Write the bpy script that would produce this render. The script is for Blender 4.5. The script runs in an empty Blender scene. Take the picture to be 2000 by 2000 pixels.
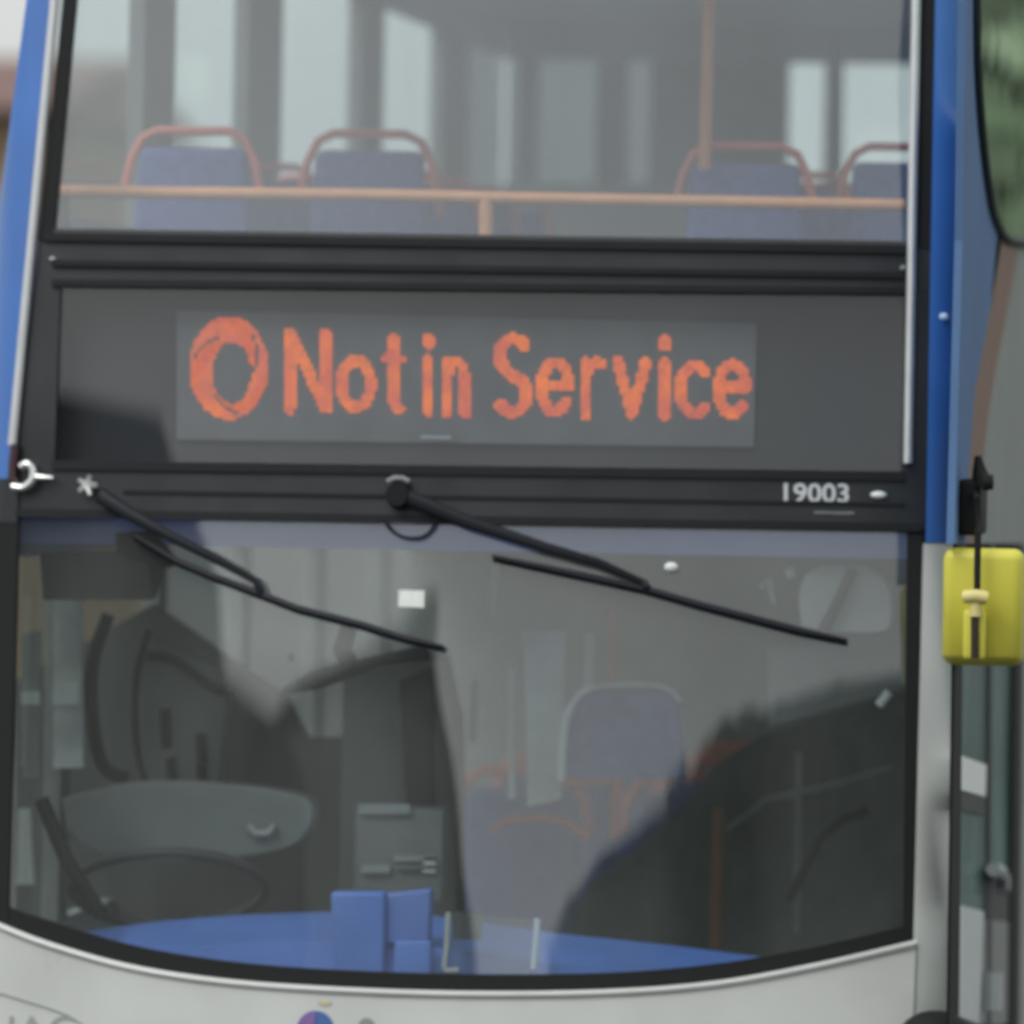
import bpy, bmesh, math, random
from mathutils import Vector, Matrix
R = math.radians
sc = bpy.context.scene
random.seed(4)

# ------------------------------------------------------------------ camera
SCALE = 0.00129            # metres per photograph pixel (2000 px wide) on the plane y = 0
CAM = Vector((2.4, -18.0, 2.6))
TGT = Vector((0.116, 0.0, 2.35))
ROLL = 1.1
fw = (TGT - CAM).normalized()
DIST = (TGT - CAM).length
rt = fw.cross(Vector((0, 0, 1))).normalized()
up = rt.cross(fw).normalized()
a = R(ROLL)                # picture content turned clockwise
rt2 = rt * math.cos(a) + up * math.sin(a)
up2 = up * math.cos(a) - rt * math.sin(a)
cam_data = bpy.data.cameras.new('camera')
cam = bpy.data.objects.new('camera', cam_data)
sc.collection.objects.link(cam)
M3 = Matrix((rt2, up2, -fw)).transposed()
cam.matrix_world = Matrix.Translation(CAM) @ M3.to_4x4()
cam_data.sensor_width = 36
cam_data.sensor_fit = 'HORIZONTAL'
cam_data.lens = 36 * DIST / (2000 * SCALE)
cam_data.clip_start = 0.1
cam_data.clip_end = 2000
cam_data.dof.use_dof = True
cam_data.dof.focus_distance = 16.3
cam_data.dof.aperture_fstop = 2.6
sc.camera = cam

# ------------------------------------------------------------------ sky and sun
SUN_EL, SUN_AZ = 48, 215
w = bpy.data.worlds.new("World"); sc.world = w
w.use_nodes = True
nt = w.node_tree
for n in list(nt.nodes): nt.nodes.remove(n)
out = nt.nodes.new('ShaderNodeOutputWorld')
bg = nt.nodes.new('ShaderNodeBackground'); bg.inputs['Strength'].default_value = 0.15
sky = nt.nodes.new('ShaderNodeTexSky'); sky.sky_type = 'NISHITA'; sky.sun_disc = False
sky.sun_elevation = R(SUN_EL); sky.sun_rotation = R(SUN_AZ)
sky.air_density = 1.6; sky.dust_density = 6.0; sky.ozone_density = 1.0
hs = nt.nodes.new('ShaderNodeHueSaturation'); hs.inputs['Saturation'].default_value = 0.12
mixw = nt.nodes.new('ShaderNodeMixRGB'); mixw.inputs['Fac'].default_value = 0.65   # an even deck of cloud over the sky
mixw.inputs[2].default_value = (5.6, 5.8, 5.75, 1)
nt.links.new(sky.outputs[0], hs.inputs['Color']); nt.links.new(hs.outputs[0], mixw.inputs[1])
nt.links.new(mixw.outputs[0], bg.inputs['Color']); nt.links.new(bg.outputs[0], out.inputs[0])
sd = bpy.data.lights.new('sun', 'SUN'); sd.energy = 0.7; sd.angle = R(25); sd.color = (1, 0.97, 0.93)
sun = bpy.data.objects.new('sun', sd); sc.collection.objects.link(sun)
az = R(SUN_AZ)
sun_dir = Vector((math.sin(az) * math.cos(R(SUN_EL)), math.cos(az) * math.cos(R(SUN_EL)), math.sin(R(SUN_EL))))
sun.rotation_euler = sun_dir.to_track_quat('Z', 'Y').to_euler()
sc.view_settings.view_transform = 'Standard'
sc.view_settings.look = 'None'
sc.view_settings.exposure = 0.2
sc.view_settings.gamma = 1
sc.cycles.use_denoising = True
sc.cycles.max_bounces = 10
sc.cycles.transparent_max_bounces = 24
sc.cycles.filter_width = 2.4

# ------------------------------------------------------------------ helpers
def tag(o, label=None, cat=None, group=None, kind=None):
    if label: o['label'] = label
    if cat: o['category'] = cat
    if group: o['group'] = group
    if kind: o['kind'] = kind
    return o

def empty(name, loc=(0, 0, 0)):
    o = bpy.data.objects.new(name, None)
    sc.collection.objects.link(o); o.location = loc
    return o

def ray(px, py):
    return (fw * DIST + rt2 * ((px - 1000) * SCALE) - up2 * ((py - 1000) * SCALE))

def atY(px, py, Y):
    d = ray(px, py); return CAM + d * ((Y - CAM.y) / d.y)

def atX(px, py, X):
    d = ray(px, py); return CAM + d * ((X - CAM.x) / d.x)

LEAN = 0.12
def F0(x):
    u = abs(x + 0.045)
    if u <= 1.175: return 0.10 * (u / 1.1) ** 2
    t = min((u - 1.175) / 0.12, 0.995)
    return 0.1141 + (u - 1.175) * 0.194 + 0.24 * (1 - math.sqrt(1 - t * t))
def F(x, z):
    return F0(x) + LEAN * (z - 1.06)

def front(px, py, off=0.0):
    """point of the bus's curved front seen at photograph pixel px, py, off metres proud of it"""
    d = ray(px, py)
    def g(y):
        p = CAM + d * ((y - CAM.y) / d.y); return p.y - (F(p.x, p.z) - off), p
    lo, hi = -0.8, 1.4
    for _ in range(34):
        m = (lo + hi) / 2
        if g(m)[0] < 0: lo = m
        else: hi = m
    return g((lo + hi) / 2)[1]

def side(px, py, off=0.0):
    return atX(px, py, 1.250 + off)

def link(name, bm, mat, parent=None, smooth=False):
    bmesh.ops.recalc_face_normals(bm, faces=bm.faces[:])
    me = bpy.data.meshes.new(name)
    bm.to_mesh(me); bm.free()
    if smooth:
        for p in me.polygons: p.use_smooth = True
        me.set_sharp_from_angle(angle=R(40))
    me.materials.append(mat)
    o = bpy.data.objects.new(name, me)
    sc.collection.objects.link(o)
    if parent: o.parent = parent; o.matrix_parent_inverse = Matrix.Translation(-parent.matrix_world.translation) if False else Matrix.Identity(4)
    return o

def lerp(a, b, t): return a + (b - a) * t

def poly_at(pl, t):
    """point of a polyline of pixels at its share t of the x extent"""
    x0, x1 = pl[0][0], pl[-1][0]; x = lerp(x0, x1, t)
    for (xa, ya), (xb, yb) in zip(pl, pl[1:]):
        if x <= xb + 1e-9: return (x, lerp(ya, yb, (x - xa) / max(xb - xa, 1e-9)))
    return pl[-1]

def smooth_pl(pl, n=40):
    """Catmull-Rom through pixels"""
    res = []
    P = [pl[0]] + list(pl) + [pl[-1]]
    for i in range(1, len(P) - 2):
        for k in range(n // (len(pl) - 1) + 1):
            t = k / (n // (len(pl) - 1) + 1)
            p0, p1, p2, p3 = P[i - 1], P[i], P[i + 1], P[i + 2]
            res.append(tuple(0.5 * (2 * p1[j] + (p2[j] - p0[j]) * t + (2 * p0[j] - 5 * p1[j] + 4 * p2[j] - p3[j]) * t * t
                       + (3 * p1[j] - p0[j] - 3 * p2[j] + p3[j]) * t ** 3) for j in range(2)))
    res.append(pl[-1])
    return res

def grid_solid(bm, pts, thick):
    """pts[r][c] front points, closed solid of thickness vector thick behind"""
    nr, nc = len(pts), len(pts[0])
    th = Vector(thick)
    A = [[bm.verts.new(p) for p in row] for row in pts]
    B = [[bm.verts.new(p + th) for p in row] for row in pts]
    for r in range(nr - 1):
        for c in range(nc - 1):
            bm.faces.new((A[r][c], A[r][c + 1], A[r + 1][c + 1], A[r + 1][c]))
            bm.faces.new((B[r][c], B[r + 1][c], B[r + 1][c + 1], B[r][c + 1]))
    for c in range(nc - 1):
        bm.faces.new((A[0][c], B[0][c], B[0][c + 1], A[0][c + 1]))
        bm.faces.new((A[-1][c], A[-1][c + 1], B[-1][c + 1], B[-1][c]))
    for r in range(nr - 1):
        bm.faces.new((A[r][0], A[r + 1][0], B[r + 1][0], B[r][0]))
        bm.faces.new((A[r][-1], B[r][-1], B[r + 1][-1], A[r + 1][-1]))
    for G in (A, B):                       # crisp rim, so the rounded shading stops at the edge
        for L in (G[0], G[-1], [row[0] for row in G], [row[-1] for row in G]):
            for p_, q_ in zip(L, L[1:]):
                e_ = bm.edges.get((p_, q_))
                if e_: e_.smooth = False

def patch(name, top, bot, mat, parent, off=0.0, thick=0.02, nx=24, ny=2, fn=front, smooth=True, dirv=(0, 1, 0)):
    pts = []
    for r in range(ny + 1):
        row = []
        for c in range(nx + 1):
            a = poly_at(top, c / nx); b = poly_at(bot, c / nx)
            row.append(fn(lerp(a[0], b[0], r / ny), lerp(a[1], b[1], r / ny), off))
        pts.append(row)
    bm = bmesh.new(); grid_solid(bm, pts, Vector(dirv) * thick)
    return link(name, bm, mat, parent, smooth)

def fan(name, poly, mat, parent, off=0.0, thick=0.01, fn=front, dirv=(0, 1, 0)):
    bm = bmesh.new()
    A = [bm.verts.new(fn(x, y, off)) for x, y in poly]
    B = [bm.verts.new(v.co + Vector(dirv) * thick) for v in A]
    bm.faces.new(A); bm.faces.new(B[::-1])
    n = len(A)
    for i in range(n): bm.faces.new((A[i], B[i], B[(i + 1) % n], A[(i + 1) % n]))
    return link(name, bm, mat, parent)

def tube_bm(bm, pts, r, seg=10, flat=1.0):
    rings = []
    n = len(pts)
    rr = [r[min(int(i * len(r) / n), len(r) - 1)] for i in range(n)] if isinstance(r, (list, tuple)) else [r] * n
    for i, p in enumerate(pts):
        t = (pts[min(i + 1, n - 1)] - pts[max(i - 1, 0)]).normalized()
        ref = Vector((0, 1, 0)) if abs(t.y) < 0.9 else Vector((0, 0, 1))
        s = t.cross(ref).normalized(); q = s.cross(t).normalized()
        rings.append([bm.verts.new(p + s * math.cos(k * math.tau / seg) * rr[i] + q * math.sin(k * math.tau / seg) * rr[i] * flat) for k in range(seg)])
    for A, B in zip(rings, rings[1:]):
        for k in range(seg): bm.faces.new((A[k], A[(k + 1) % seg], B[(k + 1) % seg], B[k]))
    bm.faces.new(rings[0][::-1]); bm.faces.new(rings[-1])

def tube(name, pts, r, mat, parent, seg=10, flat=1.0):
    bm = bmesh.new(); tube_bm(bm, pts, r, seg, flat)
    return link(name, bm, mat, parent, True)

def box_bm(bm, lo, hi, bev=0.0, seg=2):
    r = bmesh.ops.create_cube(bm, size=1)
    vs = r['verts']
    lo, hi = Vector(lo), Vector(hi)
    for v in vs:
        v.co = Vector(((lo[i] + hi[i]) / 2 + v.co[i] * (hi[i] - lo[i]) for i in range(3)))
    if bev > 0:
        es = list({e for v in vs for e in v.link_edges})
        bmesh.ops.bevel(bm, geom=es, offset=bev, segments=seg, affect='EDGES', profile=0.5)

def box(name, lo, hi, mat, parent, bev=0.0, seg=2):
    bm = bmesh.new(); box_bm(bm, lo, hi, bev, seg)
    return link(name, bm, mat, parent, bev > 0)

# ------------------------------------------------------------------ materials
def mat(name, col, rough=0.5, metal=0.0, var=0.0, vscale=6.0, bump=0.0, bscale=40.0, coat=0.0, emit=None, estr=0.0, spec=0.5):
    m = bpy.data.materials.new(name); m.use_nodes = True
    t = m.node_tree; b = t.nodes['Principled BSDF']
    b.inputs['Base Color'].default_value = (*col, 1)
    b.inputs['Roughness'].default_value = rough
    b.inputs['Metallic'].default_value = metal
    b.inputs['Coat Weight'].default_value = coat
    b.inputs['Coat Roughness'].default_value = 0.08
    b.inputs['Specular IOR Level'].default_value = spec
    tc = t.nodes.new('ShaderNodeTexCoord')
    if var > 0:
        n = t.nodes.new('ShaderNodeTexNoise'); n.inputs['Scale'].default_value = vscale; n.inputs['Detail'].default_value = 6
        r = t.nodes.new('ShaderNodeMapRange'); r.inputs[1].default_value = 0.3; r.inputs[2].default_value = 0.7
        r.inputs[3].default_value = 1 - var; r.inputs[4].default_value = 1 + var * 0.6
        v = t.nodes.new('ShaderNodeVectorMath'); v.operation = 'SCALE'; v.inputs[0].default_value = col
        t.links.new(tc.outputs['Object'], n.inputs['Vector']); t.links.new(n.outputs[0], r.inputs[0])
        t.links.new(r.outputs[0], v.inputs['Scale']); t.links.new(v.outputs[0], b.inputs['Base Color'])
        r2 = t.nodes.new('ShaderNodeMapRange'); r2.inputs[3].default_value = max(rough - 0.08, 0.02); r2.inputs[4].default_value = min(rough + 0.12, 1)
        t.links.new(n.outputs[0], r2.inputs[0]); t.links.new(r2.outputs[0], b.inputs['Roughness'])
    if bump > 0:
        n2 = t.nodes.new('ShaderNodeTexNoise'); n2.inputs['Scale'].default_value = bscale; n2.inputs['Detail'].default_value = 4
        bp = t.nodes.new('ShaderNodeBump'); bp.inputs['Strength'].default_value = bump; bp.inputs['Distance'].default_value = 0.005
        t.links.new(tc.outputs['Object'], n2.inputs['Vector']); t.links.new(n2.outputs[0], bp.inputs['Height'])
        t.links.new(bp.outputs[0], b.inputs['Normal'])
    if emit:
        b.inputs['Emission Color'].default_value = (*emit, 1); b.inputs['Emission Strength'].default_value = estr
    return m

def glass(name, tint, refl, dust=0.03, rough=0.0, dustcol=(0.5, 0.52, 0.5), wav=0.0, fres=1.0):
    m = bpy.data.materials.new(name); m.use_nodes = True
    t = m.node_tree
    for n in list(t.nodes): t.nodes.remove(n)
    o = t.nodes.new('ShaderNodeOutputMaterial')
    tr = t.nodes.new('ShaderNodeBsdfTransparent'); tr.inputs[0].default_value = (*tint, 1)
    gl = t.nodes.new('ShaderNodeBsdfGlossy'); gl.inputs['Color'].default_value = (1, 1, 1, 1); gl.inputs['Roughness'].default_value = rough
    df = t.nodes.new('ShaderNodeBsdfDiffuse'); df.inputs[0].default_value = (*dustcol, 1)
    lwf = t.nodes.new('ShaderNodeLayerWeight'); lwf.inputs[0].default_value = 0.5
    lw = t.nodes.new('ShaderNodeMath'); lw.operation = 'POWER'; lw.inputs[1].default_value = 5.0
    t.links.new(lwf.outputs['Facing'], lw.inputs[0])
    mx = t.nodes.new('ShaderNodeMath'); mx.operation = 'MULTIPLY_ADD'; mx.inputs[1].default_value = fres; mx.inputs[2].default_value = refl
    mx.use_clamp = True
    m1 = t.nodes.new('ShaderNodeMixShader'); m2 = t.nodes.new('ShaderNodeMixShader')
    tc = t.nodes.new('ShaderNodeTexCoord'); ns = t.nodes.new('ShaderNodeTexNoise'); ns.inputs['Scale'].default_value = 2.2; ns.inputs['Detail'].default_value = 8
    mp = t.nodes.new('ShaderNodeMapping'); mp.inputs['Scale'].default_value = (1.0, 1.0, 0.45)
    mr = t.nodes.new('ShaderNodeMapRange'); mr.inputs[1].default_value = 0.35; mr.inputs[2].default_value = 0.75
    mr.inputs[3].default_value = dust * 0.5; mr.inputs[4].default_value = dust * 1.8
    t.links.new(tc.outputs['Object'], mp.inputs[0]); t.links.new(mp.outputs[0], ns.inputs['Vector']); t.links.new(ns.outputs[0], mr.inputs[0])
    t.links.new(lw.outputs[0], mx.inputs[0]); t.links.new(mx.outputs[0], m1.inputs[0])
    t.links.new(tr.outputs[0], m1.inputs[1]); t.links.new(gl.outputs[0], m1.inputs[2])
    t.links.new(mr.outputs[0], m2.inputs[0]); t.links.new(m1.outputs[0], m2.inputs[1]); t.links.new(df.outputs[0], m2.inputs[2])
    t.links.new(m2.outputs[0], o.inputs[0])
    if wav > 0:
        n2 = t.nodes.new('ShaderNodeTexNoise'); n2.inputs['Scale'].default_value = 1.3; n2.inputs['Detail'].default_value = 1
        bp = t.nodes.new('ShaderNodeBump'); bp.inputs['Strength'].default_value = 1; bp.inputs['Distance'].default_value = wav
        t.links.new(tc.outputs['Object'], n2.inputs['Vector']); t.links.new(n2.outputs[0], bp.inputs['Height']); t.links.new(bp.outputs[0], gl.inputs['Normal'])
    return m

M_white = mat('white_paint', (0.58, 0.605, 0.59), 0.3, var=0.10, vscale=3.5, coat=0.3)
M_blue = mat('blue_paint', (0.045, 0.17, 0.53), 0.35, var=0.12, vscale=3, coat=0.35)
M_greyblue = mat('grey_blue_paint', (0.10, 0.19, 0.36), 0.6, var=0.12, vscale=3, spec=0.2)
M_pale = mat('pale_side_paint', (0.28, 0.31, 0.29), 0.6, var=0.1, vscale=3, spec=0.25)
M_brown = mat('brown_stripe', (0.20, 0.105, 0.07), 0.45, var=0.15, vscale=5)
M_black = mat('black_panel', (0.022, 0.026, 0.03), 0.35, var=0.4, vscale=5, coat=0.0, spec=0.45)
M_rib = mat('rib_black', (0.012, 0.014, 0.016), 0.55, var=0.2, vscale=8, spec=0.25)
M_rubber = mat('rubber', (0.012, 0.013, 0.014), 0.65, bump=0.2, spec=0.25)
M_wiper = mat('wiper_black', (0.010, 0.012, 0.018), 0.5, spec=0.3)
M_silver = mat('silver_trim', (0.62, 0.64, 0.65), 0.32, metal=0.55, var=0.08, vscale=9)
M_chrome = mat('worn_chrome', (0.7, 0.72, 0.72), 0.3, metal=0.6, var=0.3, vscale=60)
M_yellow = mat('yellow_plastic', (0.68, 0.645, 0.085), 0.45, var=0.08, vscale=8, bump=0.05)
M_yellow2 = mat('pale_yellow', (0.70, 0.62, 0.25), 0.5)
M_led_board = mat('display_board', (0.165, 0.178, 0.185), 0.6, var=0.14, vscale=10)
M_disp_back = mat('display_surround', (0.022, 0.025, 0.032), 0.6, var=0.1, vscale=5)
M_pole = mat('orange_pole', (0.80, 0.30, 0.12), 0.4, var=0.1, vscale=12)
M_pole_s = mat('handrail_orange', (1.0, 0.43, 0.20), 0.4, var=0.12, vscale=12)
M_pink = mat('seat_rail', (0.85, 0.20, 0.15), 0.45, var=0.1, vscale=9)
M_seat = mat('seat_fabric', (0.10, 0.14, 0.36), 0.9, var=0.25, vscale=25, bump=0.3, bscale=200)
M_lining = mat('grey_lining', (0.50, 0.53, 0.56), 0.6, var=0.10, vscale=3)
M_ceil = mat('ceiling_lining', (0.72, 0.73, 0.77), 0.6, var=0.05, vscale=2)
M_floor = mat('vinyl_floor', (0.22, 0.23, 0.27), 0.6, var=0.15, vscale=20)
M_dash = mat('blue_dashboard', (0.11, 0.24, 0.72), 0.45, var=0.12, vscale=6, bump=0.08)
M_dkgrey = mat('dark_grey_plastic', (0.05, 0.055, 0.055), 0.55, var=0.15, vscale=8)
M_mdgrey = mat('mid_grey_plastic', (0.24, 0.255, 0.25), 0.55, var=0.12, vscale=8)
M_ltgrey = mat('light_grey_plastic', (0.42, 0.45, 0.45), 0.5, var=0.08, vscale=8)
M_paper = mat('white_sticker', (0.80, 0.84, 0.82), 0.7, var=0.08, vscale=60)
M_wtext = mat('white_lettering', (0.62, 0.66, 0.68), 0.6)
M_lens = mat('marker_lens', (0.75, 0.80, 0.82), 0.15, coat=0.6)
G_screen = glass('windscreen_glass', (0.92, 0.95, 0.945), 0.065, dust=0.045, wav=0.003)
G_upper = glass('upper_glass', (0.88, 0.915, 0.93), 0.085, dust=0.05, dustcol=(0.42, 0.46, 0.52), wav=0.003)
G_disp = glass('display_glass', (0.82, 0.84, 0.86), 0.037, dust=0.02)
G_side = glass('side_glass', (0.80, 0.88, 0.85), 0.10, dust=0.08, wav=0.001)
G_win = glass('left_window_glass', (0.93, 0.97, 0.96), 0.06, dust=0.02, fres=0.15)
G_door = glass('door_glass_teal', (0.70, 0.80, 0.78), 0.05, dust=0.30, dustcol=(0.30, 0.46, 0.42), fres=0.5)  # teal diffuse share lifts the tone of the door glass
G_dim = glass('tinted_rear_glass', (0.42, 0.46, 0.46), 0.05, dust=0.05, fres=0.2)
G_thin = glass('clear_plastic', (0.75, 0.80, 0.86), 0.06, dust=0.10)

# ------------------------------------------------------------------ ground
def ground():
    bm = bmesh.new()
    bmesh.ops.create_grid(bm, x_segments=1, y_segments=1, size=400)
    g = link('asphalt_yard', bm, mat('asphalt', (0.05, 0.05, 0.052), 0.85, var=0.25, vscale=1.5, bump=0.5, bscale=60)); tag(g, kind='structure')
ground()

# ------------------------------------------------------------------ the bus
bus = empty('double_decker_bus')
tag(bus, 'blue and white double-decker bus showing an orange Not in Service sign', 'bus')

# lower white front panel (continues below the picture to the skirt)
WB = smooth_pl([(-90, 1762), (0, 1805), (100, 1843), (250, 1885), (420, 1912), (620, 1928), (900, 1938), (1180, 1935), (1400, 1918), (1600, 1882), (1790, 1838)])
WB_in = smooth_pl([(-90, 1720), (0, 1765), (100, 1800), (250, 1845), (420, 1875), (620, 1893), (900, 1903), (1180, 1901), (1400, 1883), (1600, 1848), (1768, 1808)])
patch('front_panel', WB, [(-90, 2560), (1785, 2560)], M_white, bus, off=0.012, thick=0.03, nx=48, ny=6)
# rolled lip along its top edge
tube('panel_lip', [front(x, y + 4, 0.014) for x, y in WB], 0.009, M_white, bus, 8)
patch('windscreen_border', WB_in, [(x, y - 1) for x, y in WB], M_rubber, bus, off=0.006, thick=0.02, nx=48, ny=2)
# windscreen glass
patch('windscreen', [(-10, 1000), (1775, 1035)], [(x, y + 6) for x, y in smooth_pl([(-10, 1760), (100, 1800), (250, 1845), (420, 1875), (620, 1893), (900, 1903), (1180, 1901), (1400, 1883), (1600, 1848), (1775, 1806)])], G_screen, bus, off=0.0, thick=0.006, nx=56, ny=24)
patch('windscreen_side_frame', [(-60, 985), (36, 986)], [(-90, 1790), (14, 1822)], M_rubber, bus, off=0.008, thick=0.03, nx=6, ny=10)
patch('windscreen_side_frame', [(1772, 1030), (1802, 1031)], [(1764, 1815), (1786, 1842)], M_rubber, bus, off=0.008, thick=0.03, nx=6, ny=10)
# white corner pillars of the lower deck
patch('corner_pillar', [(1803, 1062), (1882, 1062)], [(1766, 2560), (1834, 2560)], M_white, bus, off=0.010, thick=0.03, nx=14, ny=14)
patch('corner_pillar', [(-130, 1000), (-60, 1000)], [(-150, 2560), (-90, 2560)], M_white, bus, off=0.010, thick=0.03, nx=10, ny=10)

# black centre module : bands round the display opening
def band(y0l, y0r, y1l, y1r, xl0, xr0, xl1, xr1, name='fascia_band', m=M_black, off=0.0, th=0.05, nx=40, ny=4):
    return patch(name, [(xl0, y0l), (xr0, y0r)], [(xl1, y1l), (xr1, y1r)], m, bus, off=off, thick=th, nx=nx, ny=ny)
# fascia tone zones
band(462, 488, 548, 570, 78, 1822, 70, 1821)                       # above the display
band(906, 926, 1004, 1033, 0, 1812, -12, 1806, off=0.004)            # below the display
patch('fascia_end', [(70, 548), (118, 548)], [(20, 908), (106, 907)], M_black, bus, off=0.002, thick=0.05, nx=4, ny=8)
patch('fascia_end', [(1768, 570), (1821, 571)], [(1762, 925), (1812, 926)], M_black, bus, off=0.002, thick=0.05, nx=4, ny=8)
# ribs and grooves
def rib(y_l, y_r, w, xl=100, xr=1766, m=M_rib, off=0.014, name='fascia_rib'):
    return patch(name, [(xl, y_l - w / 2), (xr, y_r - w / 2)], [(xl, y_l + w / 2), (xr, y_r + w / 2)], m, bus, off=off, thick=0.016, nx=36, ny=3)
rib(462, 487, 16, 85, 1768)
rib(513, 537, 12)
rib(552, 568, 14)
rib(908, 930, 18, 100, 1766)
rib(960, 985, 7, 240, 1766, off=0.010)
rib(1001, 1030, 16, 30, 1800, off=0.016)
# display: recess, glass, board
patch('display_recess', [(100, 540), (1790, 560)], [(70, 930), (1790, 935)], M_disp_back, bus, off=-0.10, thick=0.02, nx=30, ny=4)
patch('display_board', [(345, 606), (1478, 632)], [(345, 858), (1472, 873)], M_led_board, bus, off=-0.085, thick=0.012, nx=20, ny=4)
patch('display_window', [(112, 552), (1770, 568)], [(98, 908), (1766, 926)], G_disp, bus, off=-0.004, thick=0.006, nx=48, ny=10)
fan('notice_sticker', [(822, 850), (880, 851), (880, 858), (822, 857)], M_ltgrey, bus, off=-0.068, thick=0.003)

# LED lettering, lamp by lamp on the board's own grid
def strokes():
    S = []
    def arc(cx, cy, rx, ry, a0, a1, n=22):
        return [(cx + rx * math.cos(R(a0 + (a1 - a0) * i / n)), cy - ry * math.sin(R(a0 + (a1 - a0) * i / n))) for i in range(n + 1)]
    h = 11.3
    S.append(([(566, 798), (566, 650), (636, 798), (636, 651)], h))                     # N
    S.append((arc(695, 750, 29, 46, 0, 360), h))                                        # o
    S.append(([(770, 662), (770, 785), (775, 797), (781, 797)], h - 0.5)); S.append(([(753, 700), (783, 701)], h - 2))   # t
    S.append(([(837, 702), (837, 806)], h - 1.5)); S.append(([(838, 664), (838, 670)], h + 2))        # i
    S.append(([(873, 704), (873, 808)], h - 1)); S.append((arc(891, 736, 16, 30, 170, 0, 12) + [(908, 809)], h - 1))     # n
    S.append((arc(1003, 694, 28, 31, 40, 215, 14) + [(1000, 735)] + arc(1000, 770, 29, 34, 60, -140, 16), h + 1))  # S
    S.append(([(1059, 753), (1109, 754)] + arc(1084, 756, 27, 48, 5, 320, 24), h))        # e
    S.append(([(1143, 708), (1143, 811)], h)); S.append((arc(1166, 742, 22, 34, 165, 70, 9), h))    # r
    S.append(([(1207, 707), (1234, 808), (1262, 708)], h))                               # v
    S.append(([(1299, 709), (1299, 811)], h)); S.append(([(1299, 668), (1299, 674)], h + 2))    # i
    S.append((arc(1358, 761, 30, 47, 48, 312, 22), h))                                   # c
    S.append(([(1406, 757), (1454, 758)] + arc(1430, 761, 27, 48, 5, 318, 24), h))        # e
    return S
def in_stroke(x, y, st):
    for pl, w_ in st:
        for (xa, ya), (xb, yb) in zip(pl, pl[1:]):
            dx, dy = xb - xa, yb - ya; L = dx * dx + dy * dy
            t = 0 if L == 0 else max(0, min(1, ((x - xa) * dx + (y - ya) * dy) / L))
            if (x - xa - t * dx) ** 2 + (y - ya - t * dy) ** 2 < w_ * w_: return True
    return False
def led_mat(name, col, s):
    m = bpy.data.materials.new(name); m.use_nodes = True; t = m.node_tree
    b = t.nodes['Principled BSDF']; b.inputs['Base Color'].default_value = (0.3, 0.08, 0.03, 1)
    n = t.nodes.new('ShaderNodeTexNoise'); n.inputs['Scale'].default_value = 14; n.inputs['Detail'].default_value = 2
    tc = t.nodes.new('ShaderNodeTexCoord'); t.links.new(tc.outputs['Object'], n.inputs['Vector'])
    cr = t.nodes.new('ShaderNodeValToRGB'); t.links.new(n.outputs[0], cr.inputs[0])
    cr.color_ramp.elements[0].position = 0.35; cr.color_ramp.elements[0].color = (col[0] * 0.8, col[1] * 0.75, col[2] * 1.5, 1)
    cr.color_ramp.elements[1].position = 0.65; cr.color_ramp.elements[1].color = (col[0] * 1.1, col[1] * 1.25, col[2] * 0.7, 1)
    t.links.new(cr.outputs[0], b.inputs['Emission Color']); b.inputs['Emission Strength'].default_value = s
    return m
M_led = led_mat('led_orange', (1.0, 0.19, 0.055), 0.92)
M_led2 = led_mat('led_deep_orange', (1.0, 0.15, 0.03), 0.88)
def leds():
    st = strokes()
    P = 6.3
    bm1 = bmesh.new(); bm2 = bmesh.new()
    j = 0; y = 600.0
    while y < 850:
        x = 350.0
        while x < 1476:
            yy = y + (x - 566) * 0.0165
            hit = None
            dx, dy = (x - 447), (yy - 719)
            if 355 < x < 535:
                e = (dx / 77) ** 2 + (dy / 101) ** 2
                hx, hy = x - 453, yy - 728
                i_ = (hx / 38) ** 2 + (hy / 60) ** 2
                if e < 1 and i_ > 1:
                    # swirl of two tones in the ring, darker turn lines between
                    ang = math.atan2(dy / 103, dx / 78); rad = math.sqrt(e)
                    sw = (ang + rad * 3.4) % (math.tau / 3)
                    if sw < 0.22 and 0.62 < rad < 0.90: hit = None
                    else: hit = 2 if sw > 1.2 else 1
            elif in_stroke(x, yy - 0.0165 * (x - 566), [(a_, b_) for a_, b_ in st_flat]): hit = 1
            if hit:
                bm = bm2 if hit == 2 else bm1
                c = front(x, yy, -0.083)
                rx = P * SCALE * 0.50
                jj = random.choice((1.0, 1.0, 0.95, 0.9, 0.8)) * rx
                vs = [bm.verts.new(c + Vector((math.cos(k * math.pi / 2 + 0.785) * jj * 1.3, 0, math.sin(k * math.pi / 2 + 0.785) * jj * 1.3))) for k in range(4)]
                tip = bm.verts.new(c + Vector((0, -0.004, 0)))
                for k in range(4): bm.faces.new((vs[k], vs[(k + 1) % 4], tip))
            x += P
        y += P
    o1 = link('led_lamps', bm1, M_led, board); tag(o1, 'orange led lamps spelling Not in Service', kind='stuff')
    o2 = link('led_lamps', bm2, M_led2, board); tag(o2, 'deep orange led lamps of the swirled ring emblem', kind='stuff')
board = [o for o in bus.children if o.name == 'display_board'][0]
# the measured strokes follow the board's slope: take it out, the grid puts it back
st_flat = [([(x, y - (x - 566) * 0.0165) for x, y in pl], w_) for pl, w_ in strokes()]
leds()

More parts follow.
